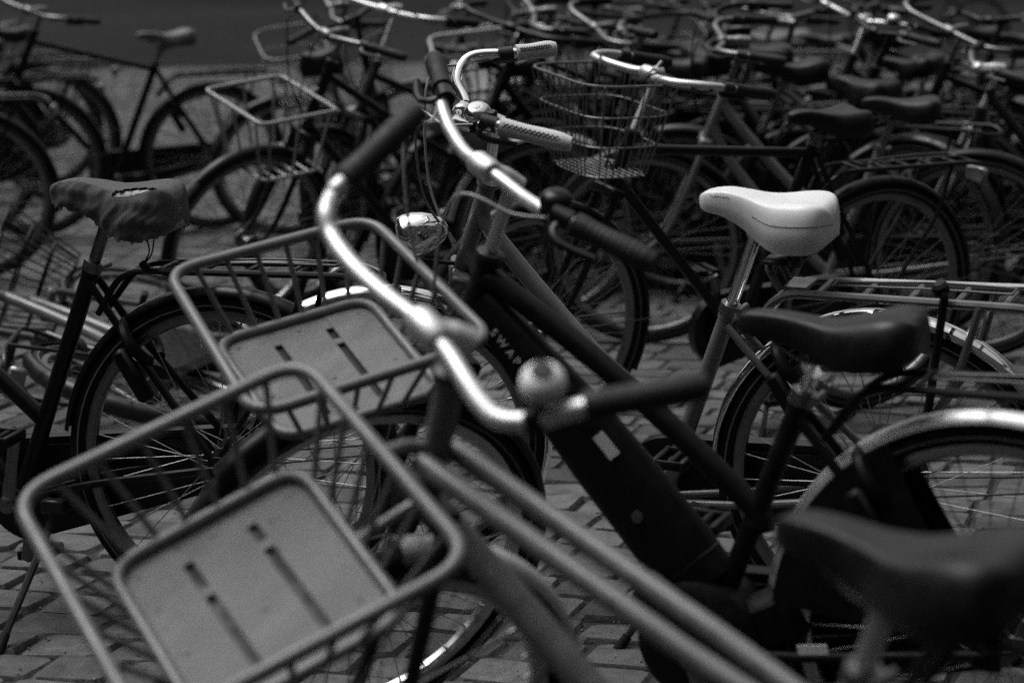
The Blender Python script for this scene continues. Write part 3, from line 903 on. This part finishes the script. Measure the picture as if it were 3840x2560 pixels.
def rack_basket(root, c, sp):
    """Simple front rack of one square tube loop with a lower loop."""
    wb = c['wb']; z = c.get('crate_z', .90); x0 = axw(z, wb)[0]+.05; m = M[c.get('basket_mat', 'pale')]
    cs = [(1, -1), (-1, -1), (-1, 1), (1, 1)]
    a = [V(x0+.16+p*.16, q*.175, z) for p, q in cs]; b_ = [V(x0+.14+p*.12, q*.125, z-.24) for p, q in cs]
    k = part('front_rack', MB().tube([sp(p) for p in fillet(a, .03, 4, True)], .0075, 10, closed=True), m, root)
    part('floor_hoop', MB().tube([sp(p) for p in fillet(b_, .03, 4, True)], .0065, 8, closed=True), m, k)
    for i in range(4):
        j = (i+1) % 4
        for t in (.1, .5, .9): part('rod', MB().rod(sp(b_[i]+(b_[j]-b_[i])*t), sp(a[i]+(a[j]-a[i])*t), .0045, 6), m, k)
    for t in (.2, .4, .6, .8): part('rod', MB().rod(sp(b_[0]+(b_[1]-b_[0])*t), sp(b_[3]+(b_[2]-b_[3])*t), .0045, 6), m, k)
    part('rack_bracket', MB().rod(sp((b_[1]+b_[2])/2), sp(axw(.76, wb)), .007, 8).rod(sp((a[1]+a[2])/2), sp(axw(.9, wb)), .007, 8), m, k)
def plastic_box(root, c, sp):
    wb = c['wb']; z = c.get('crate_z', .90); x0 = axw(z, wb)[0]+.06; m = M[c.get('basket_mat', 'white')]
    L, W, h = .27, .37, .22
    def at(a, b, zz, T=.86):
        k = T+(1-T)*(zz-(z-h))/h; return sp(V(x0+L/2+a*L/2*k, b*W/2*k, zz))
    cs = [(1, -1), (-1, -1), (-1, 1), (1, 1)]
    k = part('front_crate', MB().tube(fillet([at(a, b, z) for a, b in cs], .03, 4, True), .010, 8, closed=True), m, root)
    for zz in np.linspace(z-h, z-.045, 4):
        part('crate_band', MB().tube(fillet([at(a, b, zz) for a, b in cs], .03, 4, True), .011, 6, closed=True, flat=(1.5, .35)), m, k)
    for i in range(4):
        (a0, b0), (a1, b1) = cs[i], cs[(i+1) % 4]
        for t in np.linspace(.02, .98, 6):
            a, b = a0+(a1-a0)*t, b0+(b1-b0)*t
            part('crate_slat', MB().tube([at(a, b, z-h), at(a, b, z)], .009, 6), m, k)
    fl = [at(a*.98, b*.98, z-h) for a, b in cs]
    part('crate_floor', MB().add(fl+[p-V(0, 0, .006) for p in fl], [(0, 1, 2, 3), (7, 6, 5, 4), (0, 4, 5, 1), (1, 5, 6, 2), (2, 6, 7, 3), (3, 7, 4, 0)]), m, k)

def covered_saddle(root, pos):
    """Saddle under a torn cloth cover with its drawstring hanging down."""
    mt = M4(rotm((0, 1, 0), .03)*.86, pos)
    s = link('saddle', cached(('sad', 'comfort', 'foam'), lambda: saddle_mb('comfort')[0].mesh('saddle', M['foam'], 1)), root, mt)
    link('saddle_rails', cached(('rails', False), lambda: rails(False)), s)
    def hole(p, s_):
        x, t = p[0], s_
        k = (x+.062)/.062
        if abs(k) > 1: return False
        mid = .47+.05*k
        up = .10*(1-k*k)+.035*math.sin(x*260)+.02*math.sin(x*610)
        lo = .075*(1-k*k)**.5
        return mid-up < t < mid+lo
    mb, P = saddle_mb('comfort', grow=.006, wrinkle=.0021, hole=hole, dens=8)
    for i_ in (0, len(P)-1):
        n_ = P.shape[1]; mb.f.append(tuple(i_*n_+q for q in range(n_)))
    cv = part('saddle_cover', mb, M['cloth'], s, label='torn grey cloth cover pulled over the saddle')
    b = MB()
    b.tube(curve([(-.07, .06, -.100), (-.085, .065, -.125), (-.092, .068, -.160), (-.080, .070, -.185)], 5), .0020, 6)
    b.tube(curve([(-.095, .06, -.100), (-.104, .065, -.130), (-.098, .068, -.165), (-.083, .070, -.185)], 5), .0020, 6)
    b.box((-.082, .063, -.108), (.05, .014, .016), bev=.004)
    b.box((-.078, .070, -.195), (.020, .012, .026), rotm((0, 1, 0), .6), bev=.004)
    part('drawstring', b, M['matte'], cv)

def coat_mesh(s_):
    A_ = np.linspace(math.radians(5), math.radians(62), 14)
    v = [V(r*math.cos(q), s_*yo, RW+r*math.sin(q)) for q in A_ for r, yo in ((.12, .058), (.352, .036), (.352, .034), (.12, .056))]
    return MB().add(v, [(4*i+k, 4*i+(k+1) % 4, 4*i+4+(k+1) % 4, 4*i+4+k) for i in range(13) for k in range(4)]+[(0, 1, 2, 3), (52, 53, 54, 55)]).mesh('coat_guard', M['matte'])
def ebike_parts(root, c):
    """Thick battery tube with printed lettering, motor block and stickers."""
    wb = c['wb']; bbx, bbz = c['bb']
    a = V(.868, 0, .835); e = V(.478, 0, .385)
    d = unit(e-a); L = np.linalg.norm(e-a); up = unit(np.cross(V(0, 1, 0), d)); up = up if up[0] < 0 else -up
    R = np.stack([d, V(0, 1, 0), np.cross(d, V(0, 1, 0))], 1)
    b = MB(); nsec = 10; vs = []; m = 20
    for i, t in enumerate(np.linspace(0, 1, nsec)):
        hh = np.interp(t, [0, .12, .30, .5, .9, 1], [.028, .038, .050, .062, .066, .060]); ww = np.interp(t, [0, .3, 1], [.024, .032, .038])
        for q in range(m):
            an = 2*PI*q/m; cx, sx = math.cos(an), math.sin(an); ee = .72
            yy = ww*np.sign(cx)*abs(cx)**ee; zz = hh*np.sign(sx)*abs(sx)**ee
            vs.append(a+d*L*t+V(0, 1, 0)*yy+up*zz)
    f = [(i*m+q, i*m+(q+1) % m, (i+1)*m+(q+1) % m, (i+1)*m+q) for i in range(nsec-1) for q in range(m)]
    f += [tuple(range(m))[::-1], tuple((nsec-1)*m+q for q in range(m))]
    tube = part('battery_tube', b.add(vs, f), M['matte'], root, sharp=.6)
    bb = MB().lathe([(-.068, .070), (-.055, .105), (.045, .105), (.058, .085), (.062, .040)], V(bbx-.005, 0, bbz+.02), (0, 1, 0), 28)
    bb.box(V(bbx-.10, 0, bbz+.05), (.16, .07, .10), rotm((0, 1, 0), .5), bev=.02)
    bb.box(V(bbx+.04, 0, bbz+.06), (.16, .085, .13), rotm((0, 1, 0), -.4), bev=.02)
    part('motor', bb, M['matte'], root)
    # lettering along the left face of the tube
    cu = bpy.data.curves.new('lettering', 'FONT'); cu.body = 'SWAPFIETS'; cu.size = .0200; cu.space_character = 1.55; cu.extrude = .0003; cu.align_y = 'CENTER'
    tmp = bpy.data.objects.new('tmp', cu); COL.objects.link(tmp); bpy.context.view_layer.update()
    me = bpy.data.meshes.new_from_object(tmp.evaluated_get(bpy.context.evaluated_depsgraph_get()))
    bpy.data.objects.remove(tmp)
    me.materials.clear(); me.materials.append(M['print_'])
    n = V(0, 1, 0); yv = np.cross(n, d)
    tt = .085
    lt = link('lettering', me, tube, M4(np.stack([d, yv, n], 1), a+d*L*tt+V(0, .0322, 0)-yv*.002+d*.004))
    st = MB().box(a+d*L*.535+V(0, .0335, 0)+yv*.034, (.046, .0012, .022), np.stack([d, n, -yv], 1)@np.eye(3))
    part('sticker', st, M['print_'], tube)
    part('battery_lock', MB().lathe([(-.002, .010), (.004, .010), (.005, .006)], a+d*L*.74+V(0, .036, 0), (0, 1, 0), 14), M['dull'], tube)
    for tq in (.40, .93): part('seam', MB().tube([a+d*L*tq+V(0, (.0325+.004*tq)*np.sign(math.cos(q))*abs(math.cos(q))**.72*1.01, 0)+up*(np.interp(tq, [0, .12, .30, .5, .9, 1], [.028, .038, .050, .062, .066, .060])+.0004)*np.sign(math.sin(q))*abs(math.sin(q))**.72 for q in np.linspace(0, 2*PI, 40, endpoint=False)], .0016, 5, closed=True), M['dark'], tube)
    part('sticker', MB().box((.275, .062, .326), (.05, .0015, .016), rotm((0, 1, 0), .16)), M['print_'], root)

# ------------------------------------------------------------------ the four bicycles in front
BAR1 = [(1.129, -.177, 1.185), (1.130, -.043, 1.125), (1.133, -.024, 1.110), (1.114, .006, 1.096), (1.097, .017, 1.072), (1.044, .036, 1.046), (.986, .045, 1.020), (.933, .048, .998), (.901, .051, .984), (.859, .060, .961), (.816, .078, .940), (.764, .105, .927), (.721, .120, .921), (.680, .106, .922), (.630, .077, .937), (.536, -.011, .950)]
BAR3 = [(1.058, -.230, 1.199), (.998, -.142, 1.161), (.979, -.101, 1.134), (.944, -.060, 1.105), (.896, -.009, 1.082), (.859, .026, 1.073), (.830, .049, 1.067), (.780, .073, 1.047), (.734, .108, 1.034), (.685, .150, 1.027), (.643, .176, 1.017), (.606, .192, 1.014), (.482, .199, .966)]
BAR2 = [(.806, -.279, 1.160), (.868, -.226, 1.159), (.942, -.180, 1.161), (.960, -.144, 1.142), (.944, -.094, 1.121), (.897, -.031, 1.106), (.866, .016, 1.096), (.857, .050, 1.094), (.845, .094, 1.097), (.818, .153, 1.101), (.787, .191, 1.102), (.745, .221, 1.106), (.706, .232, 1.110), (.687, .224, 1.109), (.558, .198, 1.075)]
RIM1 = [(1.328, .382, .802), (1.179, .022, .900), (.777, .130, .746), (.932, .503, .639)]
FLO1 = [(1.271, .297, .680), (1.174, .052, .756), (.900, .132, .642), (1.000, .377, .572)]
RIM3 = [(1.325, .237, .902), (1.098, -.045, .950), (.747, .200, .824), (1.000, .503, .761)]
FLO3 = [(1.262, .202, .770), (1.087, -.006, .810), (.857, .170, .717), (1.032, .378, .677)]

bicycle('nearest bicycle, pale grey twin-tube frame, big carrier crate and white bell, out of focus', .280, 2.460, -.7727, .1364,
    wb=1.206, steer=1.306, saddle_h=.838, saddle_scale=1.0, seat_top=.66, saddle='slim', paint='grey', frame='twin', fender='paleguard', fender_a0=116, rear_fender='grey', spk='steel', bar_pts=BAR1, bar_clamp=8, stem_base=(.883, .014, .966),
    head_top=.90, basket='crate', rim_pts=RIM1, floor_pts=FLO1, bell=(.872, 'white', .0262, (0, .0, .0)), bell_at=(.668, .101, .967), bell_axis=(-.37, .36, .85), badge='matte', grip_fat=1.08, lever=False, rim='rimb', carrier='black', fork='dark', post='alu')
bicycle('black electric bicycle with white lettering on its thick tube and an empty wooden-floored crate', .263, 3.531, -.4484, .0755,
    wb=1.132, steer=.954, saddle_h=.860, saddle_scale=.95, seat_top=.72, saddle='slim', paint='matte', frame='ebike', coat=True, fender='black', rear_fender='alu', spk='steel', bar_pts=BAR3, bar_clamp=6, stem_base=(.797, .013, 1.038),
    head_top=.90, basket='crate', rim_pts=RIM3, floor_pts=FLO3, bell=(.80, 'black', .026, (0, 0, 0)), bell_at=(.650, .165, 1.047), bell_axis=(-.15, .2, .9), badge='black', grip_fat=1.12, lever_mat='black', cable_mat='pale', rim='rimb', carrier='matte', post='chrome', chaincase='matte')
bicycle('grey bicycle with white saddle, pale stitched grips, chrome bell and chrome mudguards', .269, 4.521, -.4564, .1447,
    wb=1.131, steer=.485, saddle_h=.953, saddle_scale=.84, light_dz=.035, cable_mat='pale', seat_top=.705, saddle='comfort', saddle_mat='whites', springs=True, paint='midgrey', frame='step', fender='chrome', spk='steel', bar_pts=BAR2, bar_clamp=7, stem_base=(.80, .02, 1.07),
    head_top=.93, bar_mat='chrome', grip_mat='leather', stitched=True, grip_fat=1.05, bell=(.80, 'chrome', .027, (0, 0, 0)), bell_at=(.751, .194, 1.130), bell_axis=(-.12, .45, .85), thumb=True, headlight='chrome', carrier='midgrey', carrier_r=.0088, carrier_clamp=True, rim='rim', post='chrome', crank=2.6)
bicycle('black bicycle at the left with a torn cloth cover on its saddle', -1.111, 4.60, -.257, .0392,
    wb=1.12, steer=.3, saddle_h=.938, seat_top=.757, bb=(.48, .25), spk='steel', saddle='covered', paint='black', frame='step', fender='black', carrier='black', crank=PI-.19, stand=True, stand_foot=(.40, .27, .025))

# ------------------------------------------------------------------ the bicycles behind
def at(u, d): return (u-1176)/5075*d
def behind(label, u, d, ref, yaw, lean=.12, **kw):
    """u: picture column (of 2352) of the local point (ref,0) at distance d."""
    X = at(u, d); c, s = math.cos(PI+yaw), math.sin(PI+yaw); q = .55-ref
    return bicycle(label, X+q*c, d+q*s, yaw, lean, **kw)

bicycle('black bicycle with a thin square front rack, between the covered saddle and the crates', -.425, 8.0, .20, .12, wb=1.103, steer=.55, basket='rack', paint='black', bar='flat', bar_mat='dull', bar_z=1.10, fender='black', rear_fender='pale', saddle_h=.79, saddle='comfort', saddle_mat='greys', head_top=.98, seat_top=.66, crate_z=.89, carrier=None)
bicycle('black bicycle with a big wire basket and silver stem behind the white saddle', .578, 6.35, .494, .119, wb=1.163, steer=-.02, basket='wire', paint='black', frame='diamond', bar='swan', bar_mat='alu', stem_mat='alu', saddle='plain', saddle_mat='blacks', saddle_h=.942, seat_top=.84, head_top=.885, bar_z=1.06, stem=.03, basket_dx=.015, wire_r=.0021, crate_z=1.06, carrier='black')
bicycle('black bicycle with a bare sloping saddle, alone at the far left', -1.977, 10.59, .40, .047, wb=1.157, steer=.35, paint='black', saddle='slim', saddle_mat='greys', bar='city', bar_mat='dull', head_top=.97, seat_top=.82, saddle_h=.975, fender='black')
behind('grey bicycle half hidden behind the wire basket', 1490, 7.7, 1.12, -.25, .10, steer=.2, paint='midgrey', frame='step', bar='city', bar_mat='dull', fender='black', saddle_mat='blacks', saddle_h=.90, carrier=None)
behind('bicycle with broad dark saddle above the swept handlebar of the wire-basket bicycle', 1715, 8.8, .24, -.12, .10, steer=.5, paint='dark', frame='diamond', saddle='comfort', springs=True, saddle_h=1.02, seat_top=.82, bar='city', bar_mat='dull')
behind('bicycle with a long silver post at the right edge of the picture', 2222, 8.0, .92, -.15, .06, steer=.2, paint='dark', frame='step', bar='flat', bar_mat='dull', stem_mat='alu', bar_z=.96, head_top=.80, fork='pale', fender='black')
bicycle('bicycle with a straight silver handlebar and silver bell at the upper right', 1.422, 9.1, .786, .144, wb=1.087, steer=.276, paint='black', bar='flat', bar_mat='alu', bar_z=1.111, stem_mat='alu', head_top=.95, bell=(.80, 'alu', .028, (0, 0, 0)), saddle_h=.95)
bicycle('bicycle with a bent silver handlebar at the top centre left of the pale crate', -.331, 8.8, .585, .075, steer=.334, paint='dark', frame='diamond', bar='city', bar_z=1.149)
behind('bicycle with a pale tube crate at the top centre', 1135, 9.3, 1.07, -.45, .10, steer=.6, paint='dark', frame='twin', basket='gcrate', basket_mat='pale', bar='city', bar_mat='dull', bar_z=1.13, crate_z=1.0)
behind('bicycle carrying a white plastic crate behind the stitched grips', 1130, 9.9, 1.05, -.2, .08, steer=.3, paint='dark', frame='step', basket='box', bar='city', bar_mat='dull', crate_z=.84)
behind('bicycle with a silver wire basket at the top left of the crowd', 740, 10.4, .95, -.4, .10, steer=.7, paint='grey', frame='step', basket='wire', basket_mat='pale', bar='city', bar_mat='dull', bar_z=1.12)
behind('dark bicycle cut by the left edge beside the far bare saddle', 70, 10.5, 0, .05, .08, steer=.3, paint='black', frame='diamond', fender='black', bar_mat='black', coat=True)
behind('black bicycle cut off by the left edge with only its rear wheel in the picture', -70, 9.2, 0, .1, .08, steer=.3, paint='black', frame='step', fender='black', bar_mat='black', coat=True)
behind('black bicycle far back behind the one cut by the left edge', -40, 12.6, .35, -.1, .08, steer=.3, paint='black', frame='diamond', fender='black', bar_mat='black', coat=True)
behind('black bicycle whose rear wheel shows just in front of the far bare saddle', 130, 11.9, 0, -.1, .08, steer=.3, paint='black', frame='step', fender='black', bar_mat='black', coat=True)
lab = ['dark bicycle deep in the crowd, %s' % s for s in (
    'second row, behind the pale crate', 'second row, left of the broad dark saddle', 'second row, right of the broad dark saddle', 'second row, under the straight silver handlebar',
    'third row at the top centre', 'third row above the wire basket', 'third row above the broad dark saddle', 'third row at the upper right',
    'last row at the top centre', 'last row above the wire basket', 'last row right of centre', 'last row at the upper right')]
fill = [(1330, 10.3, 'step', 'dark', 'swan', 'wire'), (1560, 10.6, 'diamond', 'black', 'city', None), (1830, 10.2, 'step', 'dark', 'city', 'gcrate'), (2150, 10.4, 'diamond', 'black', 'flat', None),
        (1640, 12.0, 'twin', 'dark', 'city', 'gcrate')]
for i, (u, d, fr, pt, br, bk) in enumerate(fill):
    behind(lab[i], u, d, .6, -.15+rng.normal(0, .55), .08+rng.random()*.06, coat=i % 2 == 0, steer=rng.uniform(-.4, 1.1), frame=fr, paint=pt, bar=br, basket=bk, basket_mat=('wire' if bk == 'wire' else 'carrier') if bk else None,
           saddle_mat=('blacks', 'greys', 'blacks')[i % 3], saddle=('plain', 'comfort', 'slim')[i % 3], saddle_h=.93+.08*rng.random(), fender=('black', 'black', 'midgrey', 'black')[i % 4], dress=False, cables=False, bar_mat=('black', 'black', 'dull', 'black')[i % 4])
more = [(1290, 8.9, 'step', 'black', 'city', None, 'left of the grey bicycle behind the wire basket'), (1850, 8.3, 'step', 'black', 'swan', None, 'between the wire-basket bicycle and the broad dark saddle'),
        (2330, 8.6, 'diamond', 'black', 'city', None, 'at the right edge behind the long silver post'), (2080, 11.2, 'step', 'dark', 'city', 'gcrate', 'behind the straight silver handlebar'),
        (1450, 11.3, 'twin', 'black', 'city', 'rack', 'behind the far end of the wire basket'),
        (1200, 11.0, 'diamond', 'black', 'flat', None, 'behind the white plastic crate'), (1760, 11.4, 'diamond', 'dark', 'city', 'wire', 'behind the broad dark saddle'),
        (1560, 9.4, 'step', 'dark', 'city', 'wire', 'behind the swept silver handlebar'), (1960, 9.0, 'twin', 'black', 'flat', 'rack', 'left of the straight silver handlebar'), (1380, 9.7, 'diamond', 'black', 'flat', 'gcrate', 'behind the stitched near grip'), (860, 9.3, 'step', 'black', 'flat', 'wire', 'right of the thin square rack'), (1600, 8.2, 'step', 'black', 'flat', None, 'just behind the wire-basket bicycle'), (2130, 8.5, 'step', 'black', 'flat', None, 'behind the rear wheel of the wire-basket bicycle'), (2300, 9.5, 'diamond', 'black', 'flat', 'rack', 'at the right edge in the second row')]
for i, (u, d, fr, pt, br, bk, w) in enumerate(more):
    behind('black or dark bicycle crowded in, %s' % w, u, d, .55, -.15+rng.normal(0, .6), .08+rng.random()*.06, coat=i % 2 == 1, steer=rng.uniform(-.4, 1.0), frame=fr, paint=pt, bar=br, basket=bk, basket_mat=('wire' if bk == 'wire' else 'carrier') if bk else None,
           saddle_mat='blacks', saddle=('plain', 'comfort', 'slim')[i % 3], saddle_h=.90+.1*rng.random(), fender=('black', 'dark', 'black', 'black')[i % 4], dress=False, cables=False, bar_mat=('black', 'black', 'dull')[i % 3])
behind('single bicycle standing apart on the open ground at the top right', 2235, 26, 0, -.2, .05, paint='black', dress=False, cables=False, lock=False)
# a bicycle that has fallen over behind the covered saddle
fb = bicycle('fallen bicycle lying on the paving behind the black bicycle at the left', -.75, 6.75, -1.45, 1.30, steer=-.2, paint='midgrey', frame='step', basket='wire', basket_mat='black', wire_r=.0034, wire_n=2, crate_z=.95, bar='city', bar_mat='dull', stand=False, fender='dark', carrier='dark', cables=False)
fb.location.z = .06
